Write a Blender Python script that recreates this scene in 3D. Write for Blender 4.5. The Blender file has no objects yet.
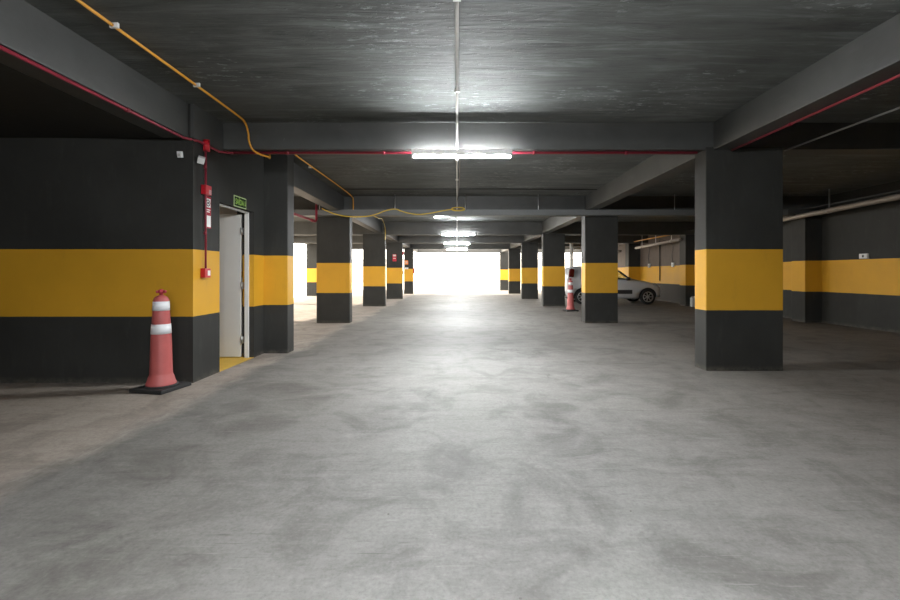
import bpy, bmesh, math, random
from mathutils import Vector, Matrix, noise as mnoise
random.seed(7)
SC = bpy.context.scene
COL = SC.collection
PI = math.pi
F = 440.0; CX = 457.0; CY = 273.0; EYE = 1.25

# ------------------------------------------------------------------ mesh helpers
class MB:
    def __init__(s): s.bm = bmesh.new()
    def box(s, x0, y0, z0, x1, y1, z1, bev=0.0):
        b = s.bm
        vs = [b.verts.new(p) for p in ((x0,y0,z0),(x1,y0,z0),(x1,y1,z0),(x0,y1,z0),(x0,y0,z1),(x1,y0,z1),(x1,y1,z1),(x0,y1,z1))]
        fs = [b.faces.new([vs[i] for i in q]) for q in ((3,2,1,0),(4,5,6,7),(0,1,5,4),(1,2,6,5),(2,3,7,6),(3,0,4,7))]
        if bev > 0:
            es = set(e for f in fs for e in f.edges)
            bmesh.ops.bevel(b, geom=list(es), offset=bev, segments=2, affect='EDGES', profile=0.6)
        return s
    def obox(s, c, size, rot=(0,0,0), bev=0.0):
        t = MB(); hx, hy, hz = [v/2 for v in size]
        t.box(-hx,-hy,-hz,hx,hy,hz,bev)
        m = Matrix.Translation(Vector(c)) @ Matrix.Rotation(rot[2],4,'Z') @ Matrix.Rotation(rot[1],4,'Y') @ Matrix.Rotation(rot[0],4,'X')
        s.join(t, m); return s
    def join(s, other, m=None):
        me = bpy.data.meshes.new('tmp'); other.bm.to_mesh(me); other.bm.free()
        if m is not None: me.transform(m)
        s.bm.from_mesh(me); bpy.data.meshes.remove(me); return s
    def tube(s, pts, r, n=10, cap=True):
        pts = [Vector(p) for p in pts]; b = s.bm; rings = []
        up = None
        for i, p in enumerate(pts):
            if i == 0: d = pts[1]-pts[0]
            elif i == len(pts)-1: d = pts[-1]-pts[-2]
            else: d = (pts[i+1]-p).normalized() + (p-pts[i-1]).normalized()
            if d.length < 1e-9: d = Vector((0,0,1))
            d.normalize()
            if up is None: up = Vector((0,0,1)) if abs(d.z) < .9 else Vector((1,0,0))
            a = d.cross(up)
            if a.length < 1e-4: a = d.cross(Vector((0,1,0)))
            a.normalize(); c = a.cross(d).normalized(); up = c
            rr = r[i] if isinstance(r, (list, tuple)) else r
            rings.append([b.verts.new(p + a*math.cos(2*PI*k/n)*rr + c*math.sin(2*PI*k/n)*rr) for k in range(n)])
        for i in range(len(rings)-1):
            for k in range(n):
                f = b.faces.new((rings[i][k], rings[i][(k+1)%n], rings[i+1][(k+1)%n], rings[i+1][k])); f.smooth = True
        if cap:
            b.faces.new(list(reversed(rings[0]))); b.faces.new(rings[-1])
        return s
    def lathe(s, prof, n=40, c=(0,0,0), m=None, capb=True, capt=True):
        t = bmesh.new(); rings = []
        for r, z in prof:
            rings.append([t.verts.new((r*math.cos(2*PI*k/n), r*math.sin(2*PI*k/n), z)) for k in range(n)])
        for i in range(len(rings)-1):
            for k in range(n):
                f = t.faces.new((rings[i][k], rings[i][(k+1)%n], rings[i+1][(k+1)%n], rings[i+1][k])); f.smooth = True
        if capb: t.faces.new(list(reversed(rings[0])))
        if capt: t.faces.new(rings[-1])
        o = MB(); o.bm.free(); o.bm = t
        s.join(o, (m or Matrix.Identity(4)) if c == (0,0,0) else Matrix.Translation(Vector(c)) @ (m or Matrix.Identity(4)))
        return s
    def build(s, name, mat, parent=None, loc=(0,0,0), rz=0, shade=None):
        bmesh.ops.recalc_face_normals(s.bm, faces=s.bm.faces[:])
        me = bpy.data.meshes.new(name); s.bm.to_mesh(me); s.bm.free()
        o = bpy.data.objects.new(name, me); COL.objects.link(o)
        o.location = loc; o.rotation_euler = (0,0,rz)
        if mat: me.materials.append(mat)
        if parent: o.parent = parent
        return o

def empty(name, loc=(0,0,0), rz=0):
    o = bpy.data.objects.new(name, None); COL.objects.link(o)
    o.empty_display_size = .1
    o.location = loc; o.rotation_euler = (0,0,rz); return o
def tag(o, label=None, cat=None, group=None, kind=None):
    if label: o['label'] = label
    if cat: o['category'] = cat
    if group: o['group'] = group
    if kind: o['kind'] = kind
    return o
def smooth_path(pts, seg=8):
    pts = [Vector(p) for p in pts]; out = []
    for i in range(len(pts)-1):
        p0 = pts[max(i-1,0)]; p1 = pts[i]; p2 = pts[i+1]; p3 = pts[min(i+2,len(pts)-1)]
        for k in range(seg):
            t = k/seg
            out.append(.5*((2*p1)+(-p0+p2)*t+(2*p0-5*p1+4*p2-p3)*t*t+(-p0+3*p1-3*p2+p3)*t**3))
    out.append(pts[-1]); return out
def at(x, y, Y):            # the point of the place at distance Y that the photograph shows at pixel (x, y)
    return Vector(((x-CX)*Y/F, Y, EYE-(y-CY)*Y/F))
def copy_tree(o, parent=None):
    c = o.copy(); COL.objects.link(c)
    if parent: c.parent = parent
    for ch in [k for k in bpy.data.objects if k.parent == o]: copy_tree(ch, c)
    return c
def bool_cut(o, cutters):
    for c in cutters:
        m = o.modifiers.new('cut','BOOLEAN'); m.operation = 'DIFFERENCE'; m.object = c; m.solver = 'EXACT'
    bpy.context.view_layer.update()
    dg = bpy.context.evaluated_depsgraph_get()
    me = bpy.data.meshes.new_from_object(o.evaluated_get(dg))
    o.modifiers.clear(); old = o.data; o.data = me; me.name = o.name
    for c in cutters: bpy.data.objects.remove(c)
def text_mesh(name, body, size, mat, parent, mtx, depth=.002, sx=1.0):
    cu = bpy.data.curves.new('t', 'FONT'); cu.body = body; cu.size = size; cu.extrude = depth
    cu.align_x = 'CENTER'; cu.align_y = 'CENTER'; cu.offset = size*.012
    to = bpy.data.objects.new('t', cu); COL.objects.link(to)
    bpy.context.view_layer.update()
    me = bpy.data.meshes.new_from_object(to.evaluated_get(bpy.context.evaluated_depsgraph_get()))
    bpy.data.objects.remove(to)
    me.transform(Matrix.Diagonal((sx,1,1,1))); me.transform(mtx)
    me.materials.clear(); me.materials.append(mat); me.name = name
    o = bpy.data.objects.new(name, me); COL.objects.link(o); o.parent = parent
    return o

# ------------------------------------------------------------------ materials
class NT:
    def __init__(s, name):
        s.m = bpy.data.materials.new(name); s.m.use_nodes = True
        s.t = s.m.node_tree; s.b = s.t.nodes['Principled BSDF']
    def n(s, typ, **kw):
        nd = s.t.nodes.new(typ)
        for k, v in kw.items():
            if k.startswith('i_'): nd.inputs[k[2:].replace('_',' ')].default_value = v
            else: setattr(nd, k, v)
        return nd
    def l(s, a, b): s.t.links.new(a, b)
    def math(s, op, a, b=None, c=None, clamp=False):
        nd = s.t.nodes.new('ShaderNodeMath'); nd.operation = op; nd.use_clamp = clamp
        for i, v in enumerate((a, b, c)):
            if v is None: continue
            if isinstance(v, (int, float)): nd.inputs[i].default_value = v
            else: s.l(v, nd.inputs[i])
        return nd.outputs[0]
    def mix(s, fac, a, b, mode='MIX'):
        nd = s.t.nodes.new('ShaderNodeMix'); nd.data_type = 'RGBA'; nd.blend_type = mode
        for sock, v in ((nd.inputs[0], fac), (nd.inputs[6], a), (nd.inputs[7], b)):
            if isinstance(v, (int, float)): sock.default_value = v
            elif isinstance(v, (tuple, list)): sock.default_value = (*v, 1) if len(v) == 3 else v
            else: s.l(v, sock)
        return nd.outputs[2]
    def noise(s, vec, scale, detail=4, rough=.55, dist=0):
        nd = s.n('ShaderNodeTexNoise'); nd.inputs['Scale'].default_value = scale; nd.inputs['Detail'].default_value = detail
        nd.inputs['Roughness'].default_value = rough; nd.inputs['Distortion'].default_value = dist
        if vec is not None: s.l(vec, nd.inputs['Vector'])
        return nd.outputs['Fac']
    def ramp(s, v, lo, hi, a=0., b=1.):
        nd = s.n('ShaderNodeMapRange'); nd.clamp = True
        nd.inputs[1].default_value = lo; nd.inputs[2].default_value = hi; nd.inputs[3].default_value = a; nd.inputs[4].default_value = b
        s.l(v, nd.inputs[0]); return nd.outputs[0]
    def scale(s, vec, sc, rot=(0,0,0)):
        nd = s.n('ShaderNodeMapping'); nd.inputs['Scale'].default_value = sc; nd.inputs['Rotation'].default_value = rot
        s.l(vec, nd.inputs['Vector']); return nd.outputs[0]
    def pos(s):
        g = s.n('ShaderNodeNewGeometry'); return g.outputs['Position']
    def bump(s, h, strength, dist=.01):
        nd = s.n('ShaderNodeBump'); nd.inputs['Strength'].default_value = strength; nd.inputs['Distance'].default_value = dist
        s.l(h, nd.inputs['Height']); s.l(nd.outputs[0], s.b.inputs['Normal'])

def simple(name, col, rough=.5, metal=0., var=.12, nscale=30, spec=None, emit=None, es=0, trans=0, coat=0):
    t = NT(name); b = t.b
    b.inputs['Roughness'].default_value = rough; b.inputs['Metallic'].default_value = metal
    if spec is not None: b.inputs['Specular IOR Level'].default_value = spec
    n = t.noise(t.n('ShaderNodeTexCoord').outputs['Object'], nscale, 3)
    lo = tuple(c*(1-var) for c in col); hi = tuple(min(1, c*(1+var)) for c in col)
    t.l(t.mix(n, lo, hi), b.inputs['Base Color'])
    if emit: b.inputs['Emission Color'].default_value = (*emit, 1); b.inputs['Emission Strength'].default_value = es
    if trans: b.inputs['Transmission Weight'].default_value = trans
    if coat: b.inputs['Coat Weight'].default_value = coat
    return t.m

DARK = (.035,.035,.0325); YEL = (.62,.325,.020)
def paint(name, band=None, dark=DARK, rough=.55, upper=None):
    """dark grey wall paint, with a yellow band between two heights; scuffs, chips near the floor"""
    t = NT(name); p = t.pos(); b = t.b
    n1 = t.noise(p, 1.3, 5, .6); n2 = t.noise(t.scale(p, (9,9,2)), 1, 5, .65); n3 = t.noise(p, 60, 2)
    base = t.mix(t.ramp(n1, .3, .7), tuple(c*.82 for c in dark), tuple(c*1.2 for c in dark))
    base = t.mix(t.ramp(n2, .55, .8, 0, .35), base, tuple(c*1.9 for c in dark))
    chips = t.ramp(t.noise(p, 22, 5, .7), .70, .74)
    base = t.mix(t.math('MULTIPLY', chips, .35), base, (.22,.21,.19))
    sep = t.n('ShaderNodeSeparateXYZ'); t.l(p, sep.inputs[0]); z = sep.outputs[2]
    # chipped foot of the wall
    foot = t.math('MULTIPLY', t.ramp(z, .075, .0), t.ramp(t.noise(p, 6, 7, .75), .40, .70), clamp=True)
    base = t.mix(t.math('MULTIPLY', foot, .6), base, (.20,.175,.14))
    if band:
        zz = t.math('ADD', z, t.math('MULTIPLY', t.math('SUBTRACT', t.noise(p, 5, 2), .5), .006))
        m = t.math('MULTIPLY', t.math('GREATER_THAN', zz, band[0]), t.math('LESS_THAN', zz, band[1]))
        if upper: base = t.mix(t.math('GREATER_THAN', zz, band[1]), base, t.mix(n2, tuple(c*.75 for c in upper), tuple(c*1.25 for c in upper)))
        y = t.mix(t.ramp(n1, .3, .75), tuple(c*.9 for c in YEL), tuple(c*1.06 for c in YEL))
        y = t.mix(t.ramp(t.noise(t.scale(p, (5,5,1.5)), 1, 5, .7), .58, .8, 0, .3), y, (.34,.19,.03))
        y = t.mix(t.math('MULTIPLY', t.ramp(t.noise(p, 35, 4, .7), .72, .76), .5), y, (.16,.12,.05))
        base = t.mix(m, base, y)
    t.l(base, b.inputs['Base Color']); t.l(t.math('MULTIPLY_ADD', m, .26, .13) if band else t.ramp(n1, 0, 1, .10, .12), b.inputs['Specular IOR Level'])
    t.l(t.ramp(n1, .2, .8, rough-.02, rough+.15), b.inputs['Roughness'])
    t.bump(t.math('ADD', n3, t.math('MULTIPLY', n2, 1.5)), .12, .004)
    return t.m

M = {}
M['paint'] = paint('dark_paint')
M['paint_near'] = paint('banded_paint_near', (.775,1.553))
M['paint_wall'] = paint('banded_paint_wall', (.755,1.52))
M['paint_far'] = paint('banded_paint', (.752,1.50))
M['paint_brown'] = paint('banded_paint_brown', (.78,1.56), dark=(.026,.022,.019), upper=(.115,.092,.078))
M['paint_right'] = paint('banded_paint_right', (.78,1.56))

def floor_mat():
    t = NT('polished_concrete'); p = t.pos(); b = t.b
    sep = t.n('ShaderNodeSeparateXYZ'); t.l(p, sep.inputs[0]); X = sep.outputs[0]
    big = t.noise(p, .45, 4, .6, .4); med = t.noise(p, 1.9, 6, .65, .8); fine = t.noise(p, 14, 6, .7)
    stre = t.noise(t.scale(p, (1.2, 7, 1), (0,0,.5)), 1.0, 5, .65, 1.2)
    c = t.mix(t.ramp(big, .3, .7), (.235,.228,.216), (.335,.330,.318))
    c = t.mix(t.ramp(med, .30, .72, 0, .65), c, (.40,.395,.38))
    c = t.mix(t.ramp(med, .52, .30, 0, .7), c, (.155,.150,.142))
    c = t.mix(t.ramp(stre, .52, .75, 0, .38), c, (.19,.182,.172))
    c = t.mix(t.ramp(stre, .45, .25, 0, .35), c, (.42,.415,.40))
    c = t.mix(t.ramp(fine, .45, .75, 0, .28), c, (.15,.142,.13))
    c = t.mix(t.ramp(fine, .42, .25, 0, .25), c, (.48,.47,.45))
    vf = t.noise(p, 46, 7, .75)
    c = t.mix(t.ramp(vf, .48, .70, 0, .42), c, (.135,.128,.118))
    c = t.mix(t.ramp(vf, .45, .28, 0, .30), c, (.52,.51,.49))
    for ang, sc_, th in ((.55, 5, .655), (-.75, 4, .665), (1.35, 6, .67)):
        scr = t.noise(t.scale(p, (.5*sc_, 11*sc_, 1), (0,0,ang)), 1.0, 3, .6, .25)
        msk = t.ramp(t.noise(t.scale(p, (1,1,1), (0,0,ang*3)), .7, 3), .45, .6)
        c = t.mix(t.math('MULTIPLY', t.math('MULTIPLY', t.ramp(scr, th, th+.04), msk), .40), c, (.50,.49,.47))
        c = t.mix(t.math('MULTIPLY', t.math('MULTIPLY', t.ramp(scr, 1-th, 1-th-.04), msk), .45), c, (.11,.105,.095))
    # aisle darker towards the left; older pour in the side bays, browner
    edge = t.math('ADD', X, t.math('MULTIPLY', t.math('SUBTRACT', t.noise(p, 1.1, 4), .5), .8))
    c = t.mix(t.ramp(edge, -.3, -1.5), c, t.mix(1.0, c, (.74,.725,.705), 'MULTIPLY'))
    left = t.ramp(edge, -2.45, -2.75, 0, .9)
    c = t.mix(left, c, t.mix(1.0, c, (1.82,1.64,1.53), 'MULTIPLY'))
    right = t.ramp(edge, .9, 4.0, 0, 1)
    c = t.mix(right, c, t.mix(1.0, c, (.80,.74,.685), 'MULTIPLY'))
    # pale scuffed edge of the pour, at the left
    e2 = t.math('ABSOLUTE', t.math('ADD', edge, 2.62))
    pale = t.math('MULTIPLY', t.ramp(e2, .14, .0), t.ramp(t.noise(t.scale(p,(6,2,1)), 2, 6, .75), .45, .65))
    c = t.mix(t.math('MULTIPLY', pale, .55), c, (.50,.47,.42))
    # hairline cracks
    warp = t.n('ShaderNodeVectorMath', operation='ADD')
    nz = t.n('ShaderNodeTexNoise'); nz.inputs['Scale'].default_value = 1.4; nz.inputs['Detail'].default_value = 5; t.l(p, nz.inputs['Vector'])
    t.l(p, warp.inputs[0]); t.l(nz.outputs['Color'], warp.inputs[1])
    vo = t.n('ShaderNodeTexVoronoi', feature='DISTANCE_TO_EDGE'); vo.inputs['Scale'].default_value = .55; t.l(warp.outputs[0], vo.inputs['Vector'])
    crack = t.math('MULTIPLY', t.ramp(vo.outputs['Distance'], .006, .001), t.ramp(t.noise(p, .8, 3), .52, .62))
    c = t.mix(t.math('MULTIPLY', crack, .55), c, (.10,.094,.085))
    # specks of grit
    sp = t.n('ShaderNodeTexVoronoi'); sp.inputs['Scale'].default_value = 5.5; t.l(p, sp.inputs['Vector'])
    c = t.mix(t.math('MULTIPLY', t.ramp(sp.outputs['Distance'], .045, .03), t.ramp(t.noise(p, 1.7, 3), .55, .6, 0, .7)), c, (.07,.055,.04))
    c = t.mix(1.0, c, (.70,.697,.69), 'MULTIPLY')
    t.l(c, b.inputs['Base Color']); b.inputs['Specular IOR Level'].default_value = .10
    r = t.math('ADD', t.ramp(med, .25, .75, .60, .76), t.math('MULTIPLY', t.ramp(stre, .3, .7, -1, 1), .05))
    t.l(r, b.inputs['Roughness'])
    t.bump(t.math('ADD', t.math('MULTIPLY', med, .6), t.math('MULTIPLY', fine, .25)), .10, .012)
    return t.m
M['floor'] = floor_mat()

def ceiling_mat():
    t = NT('dark_formwork_ceiling'); p = t.pos(); b = t.b
    s1 = t.noise(t.scale(p, (.8, 6, 1)), 1.2, 6, .7, .5); s2 = t.noise(t.scale(p, (2, 30, 1)), 1.0, 4, .6)
    n1 = t.noise(p, .8, 4)
    c = t.mix(t.ramp(n1, .3, .7), (.050,.052,.050), (.078,.081,.079))
    c = t.mix(t.ramp(s1, .5, .7, 0, .75), c, (.125,.130,.130))
    c = t.mix(t.ramp(s1, .46, .28, 0, .75), c, (.028,.029,.029))
    glint = t.noise(t.scale(p, (5, 16, 1)), 1.5, 5, .75)
    mask = t.ramp(t.noise(p, .9, 3), .48, .62)
    c = t.mix(t.math('MULTIPLY', t.ramp(glint, .57, .63), t.math('MULTIPLY', mask, .6)), c, (.25,.265,.27))  # pale specks paint the glint of ceiling bumps into the colour
    br = t.n('ShaderNodeTexBrick'); br.inputs['Scale'].default_value = 1; br.inputs['Brick Width'].default_value = 80.0; br.inputs['Row Height'].default_value = 1.22
    br.inputs['Mortar Size'].default_value = .006; t.l(p, br.inputs['Vector'])
    c = t.mix(t.math('MULTIPLY', br.outputs['Fac'], .25), c, (.13,.135,.135))
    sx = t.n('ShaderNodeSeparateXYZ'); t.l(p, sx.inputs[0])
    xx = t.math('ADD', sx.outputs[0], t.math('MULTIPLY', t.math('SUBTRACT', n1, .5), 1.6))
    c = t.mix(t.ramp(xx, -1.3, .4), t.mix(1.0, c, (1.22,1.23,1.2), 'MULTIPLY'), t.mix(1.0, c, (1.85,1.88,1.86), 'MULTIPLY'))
    t.l(c, b.inputs['Base Color']); b.inputs['Specular IOR Level'].default_value = .10
    t.l(t.ramp(s1, .3, .7, .55, .75), b.inputs['Roughness'])
    drip = t.noise(t.scale(p, (7, 22, 1)), 1.3, 4, .6)
    t.bump(t.math('ADD', t.math('ADD', t.math('MULTIPLY', s1, 1.4), t.math('MULTIPLY', s2, .6)), t.math('MULTIPLY', t.ramp(drip, .60, .68), .5)), .45, .02)
    return t.m
M['ceiling'] = ceiling_mat()
def beam_mat():
    t = NT('grey_beam_paint'); p = t.pos(); b = t.b
    n1 = t.noise(p, 1.6, 5, .6); n2 = t.noise(t.scale(p, (1, 1, 4)), 2.2, 6, .7)
    c = t.mix(t.ramp(n1, .3, .7), (.044,.045,.043), (.066,.067,.064))
    c = t.mix(t.ramp(n2, .55, .8, 0, .45), c, (.09,.092,.09))
    sp = t.ramp(t.noise(p, 9, 6, .75), .69, .72)
    c = t.mix(t.math('MULTIPLY', sp, .5), c, (.24,.24,.23))
    t.l(c, b.inputs['Base Color']); b.inputs['Roughness'].default_value = .55
    t.bump(t.noise(p, 30, 4), .12, .004)
    return t.m
M['beam'] = beam_mat()
M['yellow_floor'] = simple('yellow_floor_paint', (.58,.36,.04), .5, var=.18, nscale=9)
M['room_wall'] = simple('stair_room_plaster', (.46,.40,.34), .8)
M['red'] = simple('red_pipe_paint', (.23,.020,.036), .38)
M['redbox'] = simple('red_plastic', (.50,.012,.022), .35)
M['redsign'] = simple('red_sign', (.42,.03,.05), .25)
M['white'] = simple('white_plastic', (.72,.72,.71), .4, var=.05)
M['offwhite'] = simple('pale_grey_plastic', (.50,.49,.47), .5, var=.08)
M['conduit'] = simple('white_conduit', (.62,.60,.57), .45, var=.08)
M['grey_conduit'] = simple('grey_conduit', (.20,.20,.20), .4, var=.1)
M['orange'] = simple('orange_conduit', (.72,.33,.03), .45)
M['yellow_cable'] = simple('yellow_cable', (.62,.43,.04), .5)
M['steel'] = simple('galvanised_steel', (.55,.56,.57), .35, .9)
M['tray'] = simple('grey_cable_tray', (.13,.135,.135), .5, .2)
M['black'] = simple('black_rubber', (.018,.018,.018), .7)
M['blackcable'] = simple('black_cable', (.02,.02,.02), .5)
M['cone'] = simple('faded_red_cone', (.42,.095,.09), .5, var=.15, nscale=12)
M['knob'] = simple('dark_red_knob', (.36,.03,.045), .5)
M['band'] = simple('white_reflective_band', (.75,.76,.78), .3, var=.06, nscale=18)
M['door'] = simple('pale_grey_door', (.62,.62,.60), .45, var=.04, nscale=6)
M['frame'] = simple('white_door_frame', (.68,.68,.66), .4, var=.04)
M['brass'] = simple('brass', (.55,.36,.10), .35, .9)
M['signgreen'] = simple('dark_green_sign', (.012,.030,.010), .6, spec=.1)
M['signglow'] = simple('pale_green_lettering', (.30,.50,.11), .6, spec=.1)
M['signborder'] = simple('pale_sign_border', (.42,.52,.28), .6, spec=.1)
M['orangesign'] = simple('orange_sign', (.75,.22,.04), .4)
M['pvc'] = simple('beige_drain_pipe', (.24,.20,.17), .4, var=.12)
M['tube'] = simple('lit_tube', (.9,.9,.9), .3, emit=(.95,.98,1.0), es=1300)
M['addedlamp'] = simple('added_lamp_diffuser', (.9,.88,.82), .4, emit=(1,.93,.82), es=60)
M['tubeoff'] = simple('unlit_tube', (.75,.76,.76), .25)
M['carwhite'] = simple('white_car_paint', (.56,.57,.59), .28, var=.02, coat=.6)
M['trimblack'] = simple('black_car_trim', (.025,.025,.026), .5)
M['interior'] = simple('dark_car_interior', (.02,.02,.02), .8)
M['tyre'] = simple('tyre_rubber', (.016,.016,.016), .75)
M['alloy'] = simple('alloy_rim', (.55,.56,.57), .3, .85)
M['lampred'] = simple('tail_lamp_red', (.13,.008,.012), .15)
M['lampclear'] = simple('headlamp_clear', (.60,.62,.64), .1)
M['outside'] = simple('pale_yard_concrete', (.62,.58,.52), .8, nscale=2)
M['outwall'] = simple('white_yard_wall', (.75,.73,.69), .8, nscale=2)
M['gate'] = simple('white_gate_metal', (.75,.74,.70), .5)
def glass():
    t = NT('tinted_car_glass'); b = t.b
    b.inputs['Base Color'].default_value = (.75,.80,.78,1); b.inputs['Roughness'].default_value = .02
    b.inputs['Transmission Weight'].default_value = 1.0; b.inputs['IOR'].default_value = 1.05
    return t.m
M['glass'] = glass()

# ------------------------------------------------------------------ the shell
CEIL = 3.17
XL, XR, YB, YE = -12.0, 9.2, -9.0, 32.3
XO = -8.2
ROWS = [5.61, 11.0, 16.55, 21.15, 26.6, 31.8]
def struct(o, label=None, cat=None, group=None):
    return tag(o, label, cat, group, 'structure')

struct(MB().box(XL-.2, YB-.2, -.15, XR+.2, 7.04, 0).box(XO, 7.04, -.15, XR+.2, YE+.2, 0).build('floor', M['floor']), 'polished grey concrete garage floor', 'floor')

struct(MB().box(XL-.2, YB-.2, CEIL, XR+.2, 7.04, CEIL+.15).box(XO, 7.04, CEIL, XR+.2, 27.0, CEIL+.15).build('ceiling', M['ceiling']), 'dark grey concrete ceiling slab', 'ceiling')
struct(MB().box(XR, YB-.2, 0, XR+.2, 16.8, CEIL).build('wall_right', M['paint_right']), 'dark right side wall with a yellow band', 'wall')
struct(MB().box(XR, 16.8, 0, XR+.2, YE+.2, CEIL).build('wall_right_far', M['paint_brown']), 'brownish right wall with yellow band behind the car', 'wall')
struct(MB().box(XL-.2, YB-.2, 0, XR+.2, YB, CEIL).build('wall_back', M['paint_wall']), 'dark back wall with a yellow band', 'wall')
struct(MB().box(XL-.2, YB, 0, XL, 7.0, CEIL).build('wall_left_outer', M['paint_wall']), 'dark outer left wall with a yellow band', 'wall')

# the walled stair room at the left: front wall, side wall with the doorway, back wall
wf = MB().box(XL, 5.0, 0, -3.0, 5.15, CEIL).build('wall_left_front', M['paint_wall'])
struct(wf, 'broad dark wall with yellow band behind the nearer traffic cone', 'wall')
DY0, DY1, DZ = 5.56, 6.50, 2.15
w = MB()
w.box(-3.16, 5.15, 0, -3.0, DY0, CEIL); w.box(-3.16, DY1, 0, -3.0, 6.84, CEIL); w.box(-3.16, DY0, DZ, -3.0, DY1, CEIL)
struct(w.build('wall_left_side', M['paint_wall']), 'narrow dark wall with yellow band around the open doorway', 'wall')
struct(MB().box(XL, 6.9, 0, -3.4, 7.04, CEIL).build('wall_left_rear', M['room_wall']), 'plastered rear wall of the room behind the open door', 'wall')
struct(MB().box(XL, 5.15, 0, -3.16, 6.9, .004).build('floor_stair_room', M['yellow_floor']), 'yellow painted floor inside the doorway', 'floor')
struct(MB().box(-3.16, DY0, 0, -3.0, DY1, .004).build('trim_1', M['yellow_floor']), 'yellow painted threshold of the doorway', 'threshold')
struct(MB().box(XL, 5.15, 2.5, -3.16, 6.9, 2.56).build('ceiling_stair_room', M['room_wall']), 'ceiling of the room behind the open door', 'ceiling')

# beams
def beam(x0, y0, z0, x1, y1, z1, label, group, bev=.008):
    return struct(MB().box(x0, y0, z0, x1, y1, z1, bev).build('ceiling_beam', M['beam']), label, 'beam', group)
TB = 'beams across the garage'; LB = 'beams along the aisle'
beam(-2.999, 5.62, 2.83, XR, 5.88, CEIL+.02, 'nearest cross beam, above the first lamp and red pipe', TB)
beam(XO, 11.0, 2.69, XR, 11.26, CEIL+.02, 'cross beam behind the hanging cable tray', TB)
for y, lab in zip(ROWS[2:5], ('cross beam above the third lit lamp', 'cross beam above the fourth lit lamp', 'cross beam above the fifth lit lamp')):
    beam(XO, y+.01, 2.69, XR, y+.26, CEIL+.02, lab, TB)
beam(-2.95, 31.81, 2.72, XR, 32.1, CEIL+.02, 'last cross beam, over the bright exit opening', TB)
beam(XL, .1, 2.83, XR, .36, CEIL+.02, 'cross beam overhead behind the camera', TB)
beam(XL, -5.4, 2.83, XR, -5.14, CEIL+.02, 'second cross beam behind the camera', TB)
beam(-3.34, YB, 2.785, -3.05, 5.0, CEIL+.02, 'long beam at upper left with red pipe under its edge', LB)
beam(-3.02, 4.985, 2.785, -2.985, 5.625, CEIL+.02, 'short end of the upper left beam above the alarm pipe', LB, .002)
beam(3.27, YB, 2.82, 3.50, 5.62, CEIL+.02, 'long beam at upper right running to the nearest column', LB)
beam(-3.08, 7.10, 2.76, -2.83, 31.81, CEIL+.02, 'long beam on top of the left row of columns', LB)
beam(3.2, 5.88, 2.80, 3.46, 11.0, CEIL+.02, 'long beam between nearest and second right columns', LB)
beam(3.2, 11.26, 2.74, 3.46, 31.81, CEIL+.02, 'long beam on top of the farther right columns', LB)
struct(MB().box(XL, YB, 2.785, -3.34, 4.995, CEIL+.01).build('ceiling_left_bay', M['paint']), 'low dark ceiling of the near left bay', 'ceiling')

# columns
RG, LG = 'right row of banded columns', 'left row of banded columns'
def column(x0, x1, y0, d, top, mat, label, group):
    cx, cy = (x0+x1)/2, y0+d/2
    o = MB().box(x0-cx, -d/2, 0, x1-cx, d/2, top, .012).build('column', mat, loc=(cx, cy, 0))
    return struct(o, label, 'column', group)
column(3.175, 4.16, 5.61, .27, 2.86, M['paint_near'], 'nearest and largest right column, dark with a yellow band', RG)
column(3.20, 4.02, 10.99, .34, 2.72, M['paint_far'], 'banded column standing in front of the white car', RG)
column(3.24, 4.06, 16.54, .34, 2.72, M['paint_far'], 'banded column at the tail of the white car, beside the far cone', RG)
column(3.12, 3.90, 21.14, .34, 2.72, M['paint_far'], 'fourth banded column in the right row', RG)
column(3.14, 3.85, 26.59, .34, 2.72, M['paint_far'], 'fifth banded column in the right row', RG)
column(3.12, 3.75, 31.79, .34, 2.74, M['paint_far'], 'farthest right column, washed in light beside the exit', RG)
column(-3.42, -2.63, 6.83, .27, CEIL, M['paint_wall'], 'column joined to the wall just past the open doorway', LG)
column(-3.51, -2.68, 10.99, .27, 2.72, M['paint_far'], 'left column under the drooping yellow cable', LG)
column(-3.54, -2.71, 16.54, .27, 2.72, M['paint_far'], 'left column with a yellow cord down its edge', LG)
column(-3.40, -2.63, 21.14, .3, 2.72, M['paint_far'], 'left column carrying a small red sign', LG)
column(-3.17, -2.63, 26.3, .34, 2.72, M['paint_far'], 'farthest left column, with small orange sign beside the exit', LG)
WG = 'pillars along the right wall'
def wpillar(y, lab, x0=8.62):
    return struct(MB().box(x0-8.9, 0, 0, XR-8.9+.02, .45, CEIL, .01).build('wall_pillar', M['paint_right'], loc=(8.9, y, 0)), lab, 'pillar', WG)
wpillar(11.1, 'nearest wall pillar, right of the largest column', 8.78)
wpillar(16.6, 'wall pillar just past the nose of the car')
wpillar(22.1, 'wall pillar farther off, above the car bonnet')
wpillar(27.4, 'farthest wall pillar in the bright end of right bay')
# end of the left bay: pillars and lintel, the yard beyond
LP = 'pillars at the left openings'
for y, lab in ((12.4,'yard side pillar nearest the doorway wall'),(18.2,'middle yard side pillar of the left bay'),(23.9,'pale lit pillar seen past the doorway column'),(29.6,'farthest yard side pillar of the left bay')):
    struct(MB().box(-.28, 0, 0, .28, .3, CEIL, .01).build('yard_pillar', M['paint_far'], loc=(-7.9, y, 0)), lab, 'pillar', LP)
beam(XO, 7.05, 2.80, XO+.22, YE, CEIL+.02, 'long beam over the bright left openings', LB)
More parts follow.
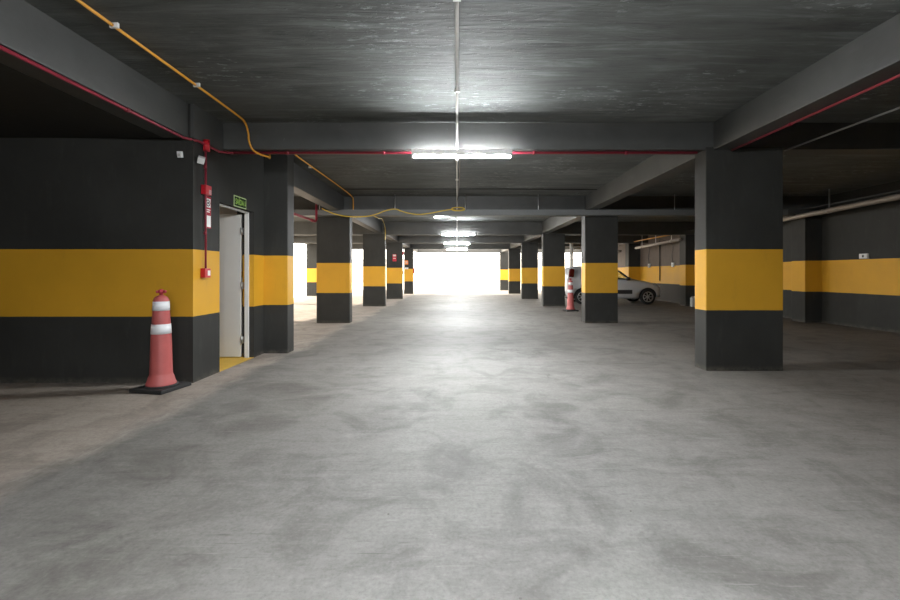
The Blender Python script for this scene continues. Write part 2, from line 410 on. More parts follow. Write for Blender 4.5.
# ------------------------------------------------------------------ outside, in full daylight
struct(MB().box(-40, YE+.2, -.2, 40, 75, -.02).build('yard_ground', M['outside']), 'bright sunlit yard beyond the exit', 'ground')
struct(MB().box(-40, 7.05, -.2, XO, YE+.2, -.02).build('yard_ground', M['outside']), 'bright yard left of the garage', 'ground')
struct(MB().box(-40, 62, 0, 40, 62.3, 3.2).build('yard_wall', M['outwall']), 'white boundary wall across the yard', 'wall')
# left gate seen between the first columns
def gate(loc, wdt, h, n, label):
    g = empty('yard_gate', loc); tag(g, label, 'gate', 'white gates in the yard')
    fr = MB()
    fr.box(0,-.03,.05,wdt,.03,.13).box(0,-.03,h-.08,wdt,.03,h)
    fr.box(0,-.03,.05,.08,.03,h).box(wdt-.08,-.03,.05,wdt,.03,h).box(wdt/2-.05,-.035,0,wdt/2+.05,.035,h)
    fr.build('gate_frame', M['gate'], g)
    b = MB()
    for k in range(n):
        x = .1+(wdt-.2)*(k+.5)/n
        b.box(x-.03,-.012,.13,x+.03,.012,h-.08)
    b.build('gate_bars', M['gate'], g)
    return g
gate((-13.5, 31.5, 0), 4.6, 2.6, 14, 'white barred gate seen through the left opening')
gate((-3.4, 37.0, -.02), 7.4, 2.9, 40, 'white barred gate outside the main exit, washed out by daylight')

# ------------------------------------------------------------------ door
d = empty('door_1', (-3.155, DY0, .004)); tag(d, 'pale grey door standing open inward in the left doorway', 'door', kind='structure')
f = MB()
f.box(.030,.001,0,.085,.03,DZ-.006).box(.030,DY1-DY0-.03,0,.085,DY1-DY0-.001,DZ-.006).box(.030,.001,DZ-.025,.085,DY1-DY0-.001,DZ-.005)
f.build('door_frame', M['frame'], d)
leaf = empty('leaf', (-.008, DY1-DY0+.0, .01)); leaf.parent = d; leaf.rotation_euler = (0,0,math.radians(-2))
MB().box(-.90,-.02,0,-.02,.02,2.10,.003).build('door_panel', M['door'], leaf)
for z in (.25, 1.05, 1.85):
    MB().tube([(-.005,-.02,z-.055),(-.005,-.02,z+.055)], .011).box(-.03,-.024,z-.05,.02,-.018,z+.05).build('hinge', M['steel'], leaf)
MB().box(-.019,-.010,1.17,-.0165,.012,1.26).build('strike_plate', M['brass'], leaf)
hd = MB(); hd.tube([(-.84,-.02,1.03),(-.84,-.07,1.03),(-.73,-.075,1.03)], .01); hd.box(-.865,-.026,.93,-.815,-.019,1.12,.002)
hd.build('handle', M['steel'], leaf)

rl = empty('added_ceiling_lamp', (-4.7, 5.7, 2.5)); tag(rl, 'added unseen round lamp brightening the room behind the open door', 'lamp')  # unseen lamp, added to brighten the door leaf and threshold
MB().lathe([(.14,0),(.14,-.02),(.12,-.03)], 30).build('base_ring', M['white'], rl)
MB().lathe([(.115,-.028),(.10,-.055),(.06,-.075),(.01,-.08)], 30).build('diffuser', M['addedlamp'], rl)
# exit sign above the doorway
s = empty('exit_sign', (-2.998, 6.08, 2.225)); tag(s, 'small green exit sign above the open doorway', 'sign')
MB().box(-.004,-.17,-.075,.004,.17,.075).build('border', M['signborder'], s)
MB().box(.003,-.156,-.061,.006,.156,.061).build('panel', M['signgreen'], s)
mt = Matrix.Translation((.0065,-.022,-.006)) @ Matrix(((0,0,1,0),(1,0,0,0),(0,1,0,0),(0,0,0,1)))
text_mesh('lettering', 'SAÍDA', .108, M['signglow'], s, mt, .0012, .78)
ar = MB(); b_ = ar.bm
pts = [(.135,.028),(.135,.010),(.162,.010),(.162,-.030),(.145,-.030),(.150,-.05),(.168,-.02)]
vs = [b_.verts.new((.0075,y,z)) for y, z in ((.112,-.015),(.130,-.045),(.148,-.015))]; b_.faces.new(vs)
ar.box(.006,.124,-.018,.0076,.136,.035)
ar.build('arrow', M['signglow'], s)

# ------------------------------------------------------------------ fire alarm line at the wall corner
PY = 5.20
call = empty('alarm_switch', (-2.998, PY, 1.25)); tag(call, 'small red alarm box low on the yellow band by the doorway', 'alarm')
MB().box(0,-.06,-.055,.055,.06,.055,.006).build('housing', M['redbox'], call)
MB().box(.054,-.005,-.03,.058,.045,.03).build('button_plate', M['white'], call)
sr = empty('alarm_siren', (-2.998, PY+.01, 2.23)); tag(sr, 'red siren box on the pipe above the alarm notice', 'alarm')
MB().box(0,-.06,-.055,.06,.06,.055,.006).build('housing', M['redbox'], sr)
g = MB()
for k in range(4): g.box(.059,.0,-.045+k*.014,.063,.048,-.038+k*.014)
g.build('sounder_grille', M['offwhite'], sr)
an = empty('alarm_sign', (-2.998, PY+.09, 1.98)); tag(an, 'tall red and white alarm notice beside the red pipe', 'sign')
MB().box(0,-.065,-.19,.004,.065,.19).build('board', M['redsign'], an)
MB().box(.003,-.05,.06,.006,.05,.165).build('symbol_panel', M['white'], an)
ring = MB(); ring.lathe([(.032,0),(.044,0),(.044,.002),(.032,.002),(.032,0)], 8, capb=False, capt=False, m=Matrix.Translation((.006,0,.112)) @ Matrix.Rotation(PI/2,4,'Y'))
ring.lathe([(.0,0),(.016,0),(.016,.002),(0,.002)], 16, capb=False, capt=False, m=Matrix.Translation((.006,0,.112)) @ Matrix.Rotation(PI/2,4,'Y'))
ring.build('symbol', M['trimblack'], an)
tx = MB()
for k, wd in enumerate((.09,.07)): tx.box(.003,-wd/2,.025-k*.024,.0055,wd/2,.035-k*.024)
tx.build('lettering', M['white'], an)
MB().box(.003,-.055,-.175,.006,.055,-.04).build('text_panel', M['white'], an)

def clamp(parent, c, axis, r, mat):
    a = Vector(axis).normalized()
    MB().tube([Vector(c)-a*.018, Vector(c)+a*.018], r*1.45, 12).build('clamp', mat, parent)
# pipe drop on the wall
p = MB().tube([(-2.970, PY, 1.30),(-2.970, PY, 2.70)], .012).build('alarm_pipe', M['red'])
tag(p, 'thin red pipe running down the wall to the alarm box', 'pipe')
for z in (1.72, 2.5): clamp(p, (-2.975, PY, z), (0,0,1), .012, M['red'])
# along the left beam, then across under the first cross beam
p = MB().tube([(-3.075, -2, 2.768),(-3.07, 4.93, 2.768),(-2.975,5.06,2.768),(-2.975,5.50,2.768),(-2.975,5.66,2.80),(-2.90,5.72,2.812)], .0145, 12).build('fire_pipe', M['red'])
tag(p, 'red pipe under the edge of the upper left beam', 'pipe', 'red fire pipes')
MB().tube([(-2.96, PY, 2.69),(-2.96, PY, 2.82)], .036, 16).build('junction', M['redbox'], p)
for y in (1.4, 2.64, 4.1): clamp(p, (-3.073, y, 2.768), (0,1,0), .0145, M['red'])
p = MB().tube([(-2.90,5.72,2.812),(3.12,5.72,2.812)], .017, 12).build('fire_pipe', M['red'])
tag(p, 'red pipe under the nearest cross beam', 'pipe', 'red fire pipes')
for x in (-2.2,-.95,1.0,2.2): clamp(p, (x, 5.72, 2.812), (1,0,0), .017, M['red'])
p = MB().tube([(3.485, -2, 2.805),(3.485, 5.58, 2.805)], .0115, 12).build('fire_pipe', M['red'])
tag(p, 'red pipe along the outer edge of upper right beam', 'pipe', 'red fire pipes')
for y in (3.42, 4.6, 1.2): clamp(p, (3.485, y, 2.805), (0,1,0), .0115, M['red'])
p = MB().tube([(-3.33,7.102,2.46),(-3.33,10.25,2.46),(-3.33,10.36,2.47),(-3.33,10.42,2.52),(-3.33,10.42,CEIL)], .028, 12).build('fire_pipe', M['red'])
tag(p, 'red pipe in the left bay behind the doorway column', 'pipe', 'red fire pipes')
for y in (8.6, 10.1): clamp(p, (-3.33, y, 2.46), (0,1,0), .028, M['red'])

# two small white detectors on the left wall
o = empty('motion_detector', (-3.118, 4.985, 2.585)); tag(o, 'small white detector on the front of the left wall', 'detector')
MB().obox((0,-.03,0), (.048,.05,.07), (.25,0,.1), .008).build('housing', M['white'], o)
MB().obox((.005,-.058,-.012), (.03,.008,.03), (.25,0,.1), .003).build('lens', M['offwhite'], o)
o = empty('motion_detector', (-2.998, 5.10, 2.555)); tag(o, 'tilted white detector beside the thin red pipe drop', 'detector')
MB().obox((.045,-.02,0), (.07,.07,.075), (.55,.2,.5), .008).build('housing', M['white'], o)
MB().obox((0.012,-.005,0), (.03,.02,.02)).build('bracket', M['offwhite'], o)

# ------------------------------------------------------------------ traffic cones
def make_cone():
    c = empty('traffic_cone')
    b = MB(); b.box(-.20,-.20,0,.20,.20,.042,.012); b.lathe([(.165,.04),(.16,.058),(.12,.058)], 40)
    b.build('base', M['black'], c)
    pr = [(.145,.048),(.142,.07),(.130,.10),(.120,.14),(.109,.165),(.107,.18),(.096,.55),(.0935,.598)]
    body = MB(); body.lathe(pr + [(.0865,.706),(.079,.848),(.0735,.948),(.072,.965),(.060,.990),(.030,1.008),(.016,1.015)], 48)
    body.build('body', M['cone'], c)
    for z0, z1, r0, r1 in ((.600,.704,.0935,.0868),(.848,.946,.079,.0738)):
        MB().lathe([(r0+.0005,z0),(r0+.0028,z0),(r1+.0028,z1),(r1+.0005,z1)], 48, capb=False, capt=False).build('reflective_band', M['band'], c)
    k = MB(); k.lathe([(.015,1.005),(.018,1.03),(.030,1.038),(.032,1.055),(.022,1.07),(.012,1.076)], 20)
    for q in range(6):
        a = q*PI/3
        k.obox((.036*math.cos(a), .036*math.sin(a), 1.05), (.026,.016,.028), (0,.3,a), .005)
    k.build('knob', M['knob'], c)
    return c
cone = make_cone(); cone.location = (-3.183, 4.735, 0); cone.rotation_euler = (0,0,math.radians(-11))
tag(cone, 'faded red traffic cone against the corner of the left wall', 'traffic cone', 'faded red traffic cones')
c2 = copy_tree(cone); c2.location = (3.74, 14.5, 0); c2.rotation_euler = (0,0,math.radians(8))
c2['label'] = 'faded red traffic cone standing by the tail of the white car'

# ------------------------------------------------------------------ lamps
def make_lamp(bk=.20):
    L = empty('ceiling_tube_lamp')
    b = MB(); b.box(-.62,-.03,.028,.62,.03,.075,.004)
    b.build('batten', M['white'], L)
    for sx in (-1,1): MB().box(sx*.605-.012,-.024,-.024,sx*.605+.012,.024,.034,.004).build('end_holder', M['white'], L)
    # the tube glows below; its upper side is an opaque aluminium back
    tb = bmesh.new(); bk_ = bmesh.new(); TR = .021
    def arc(bm, a0, a1, n=14):
        r0 = [bm.verts.new((-.593, TR*math.cos(a0+(a1-a0)*k/n), TR*math.sin(a0+(a1-a0)*k/n))) for k in range(n+1)]
        r1 = [bm.verts.new((.593, v.co.y, v.co.z)) for v in r0]
        for k in range(n): bm.faces.new((r0[k],r0[k+1],r1[k+1],r1[k])).smooth = True
        bm.faces.new((r0[0],r1[0],r1[-1],r0[-1])); bm.faces.new(r0); bm.faces.new(list(reversed(r1)))
    UP = math.radians(9)
    arc(tb, -PI-UP, UP); arc(bk_, UP, PI-UP)
    for bm_, nm, mt_ in ((tb,'tube',M['tube']),(bk_,'tube_back',M['white'])):
        q = MB(); q.bm.free(); q.bm = bm_; q.build(nm, mt_, L)
    h = MB().box(-.02,.0,.05,.02,.02,.09).box(-.02,.0,.085,.02,bk,.095); h.build('bracket', M['white'], L)
    return L
lamp = make_lamp()
LGRP = 'white tube lamps on the beams'
specs = [((0.06,5.42,2.69),0,'nearest lit tube lamp, at the first cross beam'),
         ((0.02,11.42,2.752),0,'half hidden tube lamp just past the cable tray'),
         ((0.04,16.4,2.67),0,'lit tube lamp third from the camera'),
         ((0.0,21.0,2.65),0,'lit tube lamp fourth from the camera'),
         ((0.0,26.45,2.65),0,'farthest lit tube lamp, before the exit'),
         ((0.0,-.1,2.69),0,'lit tube lamp overhead behind the camera'),
         ((0.0,-5.6,2.69),0,'second lit tube lamp behind the camera')]
for i, (loc, ry, lab) in enumerate(specs):
    o = lamp if i == 0 else copy_tree(lamp)
    o.location = loc; o.rotation_euler = (0, 0, 0)
    tag(o, lab, 'lamp', LGRP)
    if i == 1: o.rotation_euler = (0, math.radians(4.4), PI)

# ------------------------------------------------------------------ conduits and cables
def cpath(y0, y1, z):
    return z
pts = []
zc = CEIL-.014
edges = [(.1,.36,2.83),(5.62,5.88,2.83)]
pts = [(0.0,.40,zc),(0.0,5.59,zc),(0.0,5.603,zc-.02),(0.0,5.603,2.76),(0.0,5.62,2.74),(0,5.88,2.74),(0,5.897,2.77),(0,5.897,zc-.02),(0,5.92,zc),(0,10.96,zc),(0,10.98,zc-.02),(0,10.98,2.6),(0,11.0,2.585),(0,11.2,2.585)]
o = MB().tube(pts, .0145, 10).build('ceiling_conduit', M['conduit']); tag(o, 'white conduit along the middle of the near ceiling', 'conduit', 'white ceiling conduits')
for y in (1.6, 3.05, 4.6, 7.4, 9.0): MB().box(-.028,y-.014,zc-.018,.028,y+.014,CEIL).build('clip', M['offwhite'], o)
pts = []
for k in range(1, 5):
    y0 = ROWS[k]+.27 if k > 1 else 11.27; y1 = ROWS[k+1]
    pts += [(0,y0+.03,zc),(0,y1-.03,zc),(0,y1-.012,zc-.02),(0,y1-.012,2.69),(0,y1+.02,2.672)]
    if k < 4: pts += [(0,y1+.25,2.672),(0,y1+.275,2.70),(0,y1+.275,zc-.02)]
o = MB().tube(pts, .0145, 8).build('ceiling_conduit', M['conduit']); tag(o, 'white conduit along the far ceiling past the cable tray', 'conduit', 'white ceiling conduits')
# flex cable beside the conduit near the tray
o = MB().tube(smooth_path([(.03,5.95,zc),(.05,8.0,zc-.03),(.04,9.8,zc-.02),(.0,10.93,zc-.1),(-.02,10.93,2.80)],8), .006, 6).build('flex_cable', M['pvc']); tag(o, 'thin pale cable beside the middle conduit before the tray', 'cable')
# orange conduit on the left of the ceiling
zo = CEIL-.02
o = MB().tube(smooth_path([(-2.64,.5,zo),(-2.64,3.0,zo),(-2.64,4.4,zo),(-2.645,5.28,zo),(-2.65,5.50,zo-.02),(-2.65,5.585,zo-.12),(-2.64,5.585,2.92),(-2.60,5.60,2.82),(-2.53,5.66,2.775),(-2.48,5.75,2.772),(-2.50,5.88,2.79),(-2.53,5.92,2.9),(-2.52,5.95,3.05),(-2.55,6.05,zo),(-2.60,7.2,zo),(-2.58,9.6,zo),(-2.58,10.75,zo-.02),(-2.58,10.93,3.05),(-2.58,10.93,2.80)],8), .0125, 8).build('orange_conduit', M['orange'])
tag(o, 'orange conduit along the left side of the ceiling', 'conduit')
for y in (3.38, 4.45, 2.2, 7.9): MB().box(-2.665,y-.010,zo-.017,-2.60,y+.010,CEIL).build('clip', M['white'], o)
# hanging cable tray before the second cross beam
t_ = empty('cable_tray', (0, 10.72, 2.64)); tag(t_, 'grey cable tray hanging on rods before the second cross beam', 'cable tray')
m = MB(); m.box(-7.5,-.09,0,8.0,-.085,.14).box(-7.5,.085,0,8.0,.09,.14).box(-7.5,-.09,0,8.0,.09,.006)
m.box(-7.5,-.10,.13,8.0,-.085,.142).box(-7.5,.085,.13,8.0,.10,.142)
m.build('channel', M['tray'], t_)
for x in (-5.2,-3.35,-1.51,.2,1.98,3.45,5.3): MB().tube([(x,0,.0),(x,0,CEIL-2.64)], .009, 8).build('hanging_rod', M['steel'], t_)
# yellow cables draped over the tray
Yc = 10.60
o = MB().tube(smooth_path([at(322,208.5,Yc+.04), at(327,211,Yc), at(335,214,Yc), at(346,216.3,Yc), at(358,216.8,Yc), at(369,216,Yc), at(378,213.6,Yc), at(385,210.8,Yc), at(395,209,Yc), at(401,211,Yc), at(408,213,Yc), at(418,214.4,Yc), at(430,213.2,Yc), at(444,210.5,Yc), at(452,209.3,Yc)],6), .0125, 8).build('yellow_cable', M['yellow_cable'])
tag(o, 'long yellow cable drooping over the hanging tray', 'cable', 'yellow cables at the tray')
cp = []
for k in range(40):
    a = k/39*2*PI*2.6
    cp.append(at(458+7*math.cos(a)*(1-.003*k), 209.4+1.6*math.sin(a)-.02*k, Yc-.02+.012*math.sin(a*.5)))
o = MB().tube(cp, .011, 6).build('cable_coil', M['yellow_cable']); tag(o, 'coil of yellow cable on the middle of the tray', 'cable', 'yellow cables at the tray')
o = MB().tube(smooth_path([at(374,216.2,10.6), (-1.97,10.85,2.622), (-2.02,11.3,2.66),(-2.32,13.6,2.92),(-2.62,15.8,3.02),(-2.69,16.5,2.9),(-2.69,16.5,2.5)],8), .010, 6).build('yellow_cable', M['yellow_cable'])
tag(o, 'thin yellow cord from the tray to the column edge', 'cable', 'yellow cables at the tray')
# dark cable across the ceiling before the tray
o = MB().tube([(-2.6,10.0,CEIL-.012),(-1.2,10.02,CEIL-.012),(.6,9.99,CEIL-.012),(3.2,10.05,CEIL-.012)], .013, 8).build('ceiling_cable', M['blackcable']); tag(o, 'black cable across the ceiling ahead of the tray', 'cable')
# right bay
o = MB().tube([(4.19,-1,2.815),(4.19,5.62,2.815)], .0115, 8).build('ceiling_conduit', M['grey_conduit']); tag(o, 'thin grey conduit high up in the near right bay', 'conduit')
def zdr(y): return 2.715-(y-8.44)*.0225
DP = 'drain pipes on the right wall'
for y0, y1, lab in ((6.5,13.6,'long sloping pale drain pipe on the near right wall'), (16.75,20.9,'sloping pale drain pipe above the car bonnet'), (22.9,27.0,'farthest pale drain pipe beyond the car')):
    o = MB().tube([(8.5,y0,zdr(y0)),(8.5,y1,zdr(y1))], .058, 16).build('drain_pipe', M['pvc']); tag(o, lab, 'pipe', DP)
    n = 3
    for k in range(n):
        y = y0+(y1-y0)*(k+.5)/n
        MB().box(8.492,y-.012,zdr(y),8.508,y+.012,CEIL).build('hanger', M['steel'], o)
        MB().tube([(8.5,y-.04,zdr(y-.04)),(8.5,y+.04,zdr(y+.04))], .066, 16).build('coupling', M['pvc'], o)
o = MB().tube([(8.6,6.5,2.86),(8.6,28,2.74)], .022, 8).build('wall_conduit', M['blackcable']); tag(o, 'black conduit just above the drain pipes', 'conduit')
o = MB().tube([(8.52,16.7,2.78),(8.52,21.8,2.755)], .022, 8).build('wall_conduit', M['orange']); tag(o, 'orange conduit above the drain pipe near the car', 'conduit')
o = MB().tube([(5.0,23.0,2.6),(6.9,23.0,2.62),(8.4,22.9,2.66)], .035, 10).build('cross_pipe', M['pvc']); tag(o, 'pale pipe crossing above the far end of car', 'pipe')
for z in (2.635,): MB().box(6.9,22.99,2.62,6.92,23.01,CEIL).build('hanger', M['steel'], o)
for Y_, x_, lab in ((20.2,650.5,'small white socket box on the yellow band edge nearer the far pillar'),(17.9,677,'small white socket box on the wall nearer the large column')):
    zt = EYE-((268 if Y_ > 19 else 264.5)-CY)*Y_/F*1.0
    o = empty('socket_box', (XR-.002, Y_+.8, 1.60)); tag(o, lab, 'socket', 'socket boxes on the right wall')
    MB().box(-.05,-.09,-.09,0,.09,.09,.008).build('housing', M['white'], o)
    MB().box(-.054,-.04,-.035,-.049,.04,.035).build('socket_face', M['offwhite'], o)
    o2 = MB().tube(smooth_path([(XR-.03,Y_+.8,1.68),(XR-.04,Y_+.86,2.0),(XR-.03,Y_+.78,2.3),(XR-.04,Y_+.9,2.5),(8.65,Y_+.95,2.74)],6), .010, 6).build('socket_cable', M['blackcable'])
    tag(o2, 'black cable hanging to the ' + ('socket box nearer the far pillar' if Y_ > 19 else 'socket box nearer the large column'), 'cable', 'black cables down the right wall')
o = MB().tube([(XR-.03,19.9,.9),(XR-.03,19.9,2.75)], .022, 8).build('wall_conduit', M['blackcable']); tag(o, 'straight dark conduit down the wall above the car bonnet', 'conduit')
o = empty('socket_box', (XR-.002, 9.92, 1.63)); tag(o, 'white double socket above the yellow band on near right wall', 'socket', 'socket boxes on the right wall')
MB().box(-.045,-.1,-.055,0,.1,.055,.006).build('housing', M['white'], o)
MB().box(-.049,-.02,-.025,-.044,.02,.025).build('socket_face', M['trimblack'], o)
o = MB().tube([(5.72,22.0,0),(5.72,22.0,CEIL)], .085, 20).build('down_pipe', M['conduit']); tag(o, 'upright pale pipe rising behind the tail of the car', 'pipe')
for z in (.4, 2.2): MB().tube([(5.72,22.0,z),(5.72,22.0,z+.09)], .095, 20).build('coupling', M['conduit'], o)
# small container at the foot of the wall pillar
o = empty('plastic_canister', (8.775, 16.35, 0)); tag(o, 'pale grey canister on the floor beside the wall pillar', 'canister')
MB().box(-.08,-.07,0,.07,.07,.34,.02).build('body', M['offwhite'], o)
MB().tube([(.04,0,.335),(.04,0,.385)], .028, 14).build('cap', M['white'], o)
MB().tube([(-.07,0,.335),(-.06,0,.375),(-.01,0,.375),(0,0,.335)], .011, 8).build('handle', M['offwhite'], o)

# signs and boxes on the far left columns
o = empty('wall_notice', (-3.0, 21.13, 1.98)); tag(o, 'small red notice on a left column', 'sign')
MB().box(-.09,-.006,-.17,.09,.0105,.17).build('board', M['redsign'], o)
MB().box(-.07,-.009,.07,.07,-.005,.15).build('symbol_panel', M['offwhite'], o)
MB().box(-.06,-.009,-.04,.06,-.005,-.01).build('text_panel', M['offwhite'], o)
o = empty('wall_notice', (-3.02, 26.29, 1.88)); tag(o, 'small orange notice on the farthest left column', 'sign')
MB().box(-.10,-.006,-.12,.10,.0105,.12).build('board', M['orangesign'], o)
MB().box(-.05,-.009,-.05,.05,-.005,.06).build('symbol_panel', M['offwhite'], o)
o = empty('switch_box', (-3.0, 26.29, 1.53)); tag(o, 'white switch box under the orange notice', 'switch')
MB().box(-.09,-.04,-.05,.09,.0105,.05,.006).build('housing', M['white'], o)
MB().box(-.02,-.044,-.02,.02,-.038,.02).build('rocker', M['offwhite'], o)
o = empty('alarm_siren', (-2.631, 21.3, 2.2)); tag(o, 'tiny red siren on the edge of the red-signed column', 'alarm')
MB().box(-.0105,-.06,-.08,.06,.06,.08,.006).build('housing', M['redbox'], o)
MB().box(.059,-.03,-.03,.063,.03,.03).build('sounder_grille', M['offwhite'], o)
o = empty('switch_box', (-2.631, 21.3, 1.27)); tag(o, 'black switch box on the edge of the red-signed column', 'switch')
MB().box(-.0105,-.06,-.07,.05,.06,.07,.006).build('housing', M['trimblack'], o)
MB().box(.049,-.02,-.02,.053,.02,.02).build('rocker', M['white'], o)
o = empty('alarm_switch', (-2.631, 26.45, 1.38)); tag(o, 'red alarm box on the exit side of farthest left column', 'alarm')
MB().box(-.0105,-.1,-.16,.09,.1,.16,.006).build('housing', M['redbox'], o)
MB().box(.089,-.05,-.06,.093,.05,.06).build('button_plate', M['white'], o)

# ------------------------------------------------------------------ the white car
car = empty('hatchback_car', (4.34, 18.3, 0)); tag(car, 'white hatchback car parked sideways in the right bay', 'car')
ST = [(0.00,.40,.74,.78,.66,.60),(.03,.32,.92,1.02,.76,.68),(.10,.27,1.0,1.36,.80,.66),(.26,.23,1.0,1.49,.825,.66),(.8,.2,1.0,1.545,.835,.66),
      (1.5,.2,.985,1.54,.835,.66),(2.0,.2,.975,1.46,.835,.64),(2.36,.2,.97,1.20,.835,.68),(2.68,.2,.96,1.0,.83,.72),(3.2,.2,.875,.935,.82,.72),
      (3.6,.22,.77,.84,.785,.66),(3.80,.25,.64,.71,.70,.56),(3.88,.33,.55,.60,.58,.46)]
def sect(s, zb, zl, zt, w, wr):
    zr = max(zt-.07, zl+.4*(zt-zl))
    return [(0,zb),(w*.90,zb),(w*.985,zb+.10),(w,zb+.55*(zl-zb)),(w*.985,zl-.03),(w*.965,zl),(wr+.02,zr),(wr-.07,zt-.008),(wr*.5,zt+.012),(0,zt+.018)]
bm = bmesh.new(); rings = []
for st in ST:
    h = sect(*st)
    pts = [(y,z) for y,z in h] + [(-y,z) for y,z in reversed(h[1:-1])]
    rings.append([bm.verts.new((st[0],y,z)) for y,z in pts])
n = len(rings[0])
for i in range(len(rings)-1):
    for k in range(n): bm.faces.new((rings[i][k],rings[i][(k+1)%n],rings[i+1][(k+1)%n],rings[i+1][k])).smooth = True
bm.faces.new(list(reversed(rings[0]))); bm.faces.new(rings[-1])
bb = MB(); bb.bm.free(); bb.bm = bm
body = bb.build('body', M['carwhite'], car)
ss = body.modifiers.new('s','SUBSURF'); ss.levels = 1; ss.render_levels = 1
cut = []
for wx in (.66, 3.26):
    c = MB().tube([(wx,-1.2,.30),(wx,-.58,.30)], .365, 40).build('cut', None, car); cut.append(c)
    c = MB().tube([(wx,.58,.30),(wx,1.2,.30)], .365, 40).build('cut', None, car); cut.append(c)
def prism(poly, hw=1.2):
    b = MB(); t = b.bm
    a = [t.verts.new((s,-hw,z)) for s,z in poly]; c = [t.verts.new((s,hw,z)) for s,z in poly]
    t.faces.new(a); t.faces.new(list(reversed(c)))
    for i in range(len(poly)):
        j = (i+1)%len(poly); t.faces.new((a[i],c[i],c[j],a[j]))
    return b
WIN = [[(.62,1.03),(1.22,1.02),(1.22,1.41),(.72,1.40)], [(1.32,1.02),(2.56,1.0),(2.34,1.17),(2.04,1.38),(1.32,1.42)]]
for wpoly in WIN: cut.append(prism(wpoly).build('cut', None, car))
cut.append(prism([(2.50,1.02),(2.78,1.06),(2.16,1.60),(1.95,1.34)], .54).build('cut', None, car))
bool_cut(body, cut)
body.data.materials.append(M['interior'])
for pgn in body.data.polygons:
    c = pgn.center; inside = False
    if abs(pgn.normal.y) < .3 and abs(c.y) < .83:
        if 1.0 <= c.z <= 1.425 and .6 < c.x < 2.57 and (abs(c.y) < .60): inside = True
        for wx in (.66, 3.26):
            if (c.x-wx)**2+(c.z-.3)**2 < .38**2: inside = True
    for wx in (.66, 3.26):
        if abs(c.y) < .62 and (c.x-wx)**2+(c.z-.3)**2 < .34**2: inside = True
    if inside: pgn.material_index = 1
def side_y(z): return .80-(.80-.66)*max(0,(z-.98))/(.47)
for sy in (-1,1):
    for wpoly in WIN:
        b = MB(); t = b.bm
        yy = [side_y(z)-.012 for s,z in wpoly]
        a = [t.verts.new((s,sy*y,z)) for (s,z),y in zip(wpoly,yy)]; c = [t.verts.new((s,sy*(y-.006),z)) for (s,z),y in zip(wpoly,yy)]
        t.faces.new(a); t.faces.new(list(reversed(c)))
        for i in range(len(wpoly)):
            j = (i+1)%len(wpoly); t.faces.new((a[i],c[i],c[j],a[j]))
        b.build('side_window', M['glass'], car)
        fr = MB(); loop = [Vector((s,sy*(side_y(z)+.004),z)) for s,z in wpoly]
        fr.tube(loop+[loop[0]], .020, 6, cap=False)
        fr.build('window_surround', M['trimblack'], car)
    MB().box(1.04,sy*.832-.012,.42,1.55,sy*.832+.012,.58,.006).build('door_trim', M['trimblack'], car)
    MB().box(1.66,sy*.832-.012,.42,2.62,sy*.832+.012,.58,.006).build('door_trim', M['trimblack'], car)
    MB().box(1.70,sy*.835-.02,.88,1.88,sy*.835+.02,.91,.006).build('door_handle', M['carwhite'], car)
    mi = MB(); mi.obox((2.42,sy*.93,1.02),(.12,.16,.13),(0,0,0),.025); mi.obox((2.44,sy*.84,.985),(.05,.08,.04))
    mi.build('side_mirror', M['trimblack'], car)
    MB().obox((.22,sy*.765,1.25),(.22,.11,.34),(0,.1,sy*-.15),.05).build('tail_lamp', M['lampred'], car)
    MB().obox((3.62,sy*.66,.70),(.28,.14,.12),(0,.35,sy*-.55),.02).build('headlamp', M['lampclear'], car)
for b_ in (MB().box(-.03,-.62,.34,.06,.62,.52,.02),): b_.build('rear_bumper', M['trimblack'], car)
MB().box(3.84,-.45,.28,3.90,.45,.44,.02).build('front_grille', M['trimblack'], car)
MB().box(-.035,-.26,.62,.0,.26,.73,.004).build('number_plate', M['offwhite'], car)
ws = MB(); t = ws.bm
a = [t.verts.new(p) for p in ((2.64,-.60,1.035),(2.64,.60,1.035),(2.08,.52,1.45),(2.08,-.52,1.45))]
c = [t.verts.new((p.co.x-.012,p.co.y,p.co.z-.012)) for p in a]
t.faces.new(a); t.faces.new(list(reversed(c)))
for i in range(4): t.faces.new((a[i],c[i],c[(i+1)%4],a[(i+1)%4]))
ws.build('windshield', M['glass'], car)
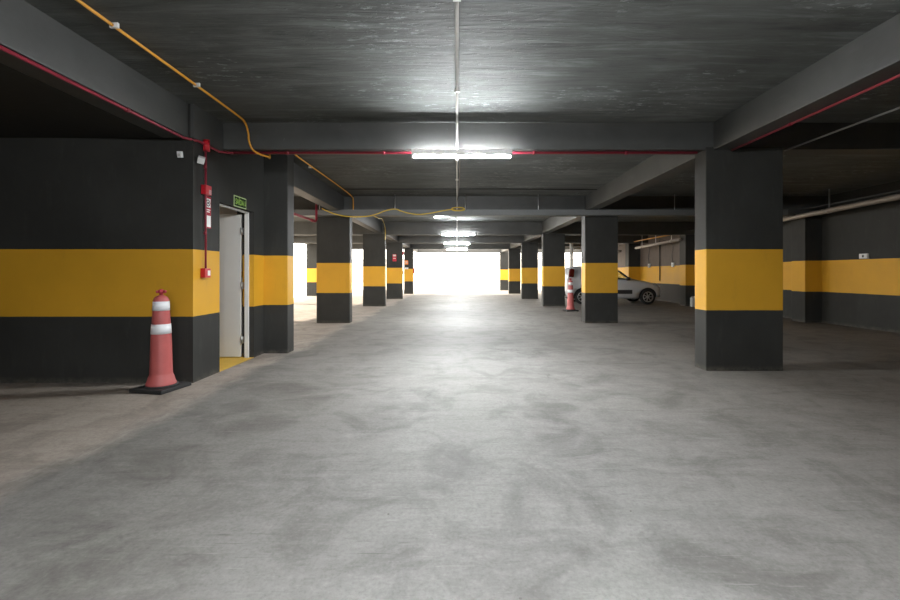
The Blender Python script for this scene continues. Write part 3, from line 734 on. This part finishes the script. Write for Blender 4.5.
def make_wheel():
    w_ = empty('wheel'); w_.parent = car
    R90 = Matrix.Rotation(PI/2,4,'X')
    MB().lathe([(.205,-.085),(.275,-.09),(.298,-.065),(.30,0),(.298,.065),(.275,.09),(.205,.085)], 40, m=R90, capb=False, capt=False).build('tyre', M['tyre'], w_)
    r = MB(); r.lathe([(.178,.075),(.208,.088),(.208,-.08),(.178,-.06),(.178,.075)], 40, m=R90, capb=False, capt=False)
    r.lathe([(0,.062),(.045,.062),(.05,.04),(.05,-.02),(0,-.02)], 20, m=R90, capb=False, capt=False)
    for q in range(7):
        a = q*2*PI/7
        r.obox((.115*math.cos(a),-.052,.115*math.sin(a)),(.15,.025,.036),(0,-a,0),.006)
    r.build('rim', M['alloy'], w_)
    MB().lathe([(0,.03),(.19,.03),(.19,.0),(0,.0)], 30, m=R90, capb=False, capt=False).build('brake_disc', M['interior'], w_)
    return w_
wh = make_wheel()
for i, (wx, sy) in enumerate(((.66,-1),(3.26,-1),(.66,1),(3.26,1))):
    o = wh if i == 0 else copy_tree(wh)
    if i: o.parent = car
    o.location = (wx, sy*.725, .30); o.rotation_euler = (0,0,0 if sy < 0 else PI)

# ------------------------------------------------------------------ daylight, camera, view
W = bpy.data.worlds.new('sky'); SC.world = W; W.use_nodes = True
bg = W.node_tree.nodes['Background']; bg.inputs[0].default_value = (1.0,.94,.85,1); bg.inputs[1].default_value = 8.0
sun = bpy.data.lights.new('sun', 'SUN'); sun.energy = 16; sun.color = (1.0,.88,.72); sun.angle = math.radians(.6)
sun_o = bpy.data.objects.new('sun', sun); COL.objects.link(sun_o); sun_o.location = (-30,30,20)
sun_o.rotation_euler = Vector((.76,-.28,-.50)).to_track_quat('-Z','Y').to_euler()

cam = bpy.data.cameras.new('camera'); co = bpy.data.objects.new('camera', cam); COL.objects.link(co); SC.camera = co
co.location = (0,0,EYE); co.rotation_euler = (PI/2,0,0)
cam.sensor_fit = 'HORIZONTAL'; cam.sensor_width = 36; cam.lens = 36*F/900
cam.shift_x = -(CX-450)/900; cam.shift_y = -(300-CY)/900
cam.clip_end = 300; cam.clip_start = .05
vs = SC.view_settings
vs.view_transform = 'Standard'; vs.look = 'None'; vs.gamma = 1; vs.use_curve_mapping = False; vs.exposure = 0.0
cy = SC.cycles
cy.use_denoising = True; cy.max_bounces = 10; cy.diffuse_bounces = 6; cy.glossy_bounces = 4; cy.transmission_bounces = 8
cy.sample_clamp_indirect = 6; cy.caustics_reflective = False; cy.caustics_refractive = False
cy.use_light_tree = True
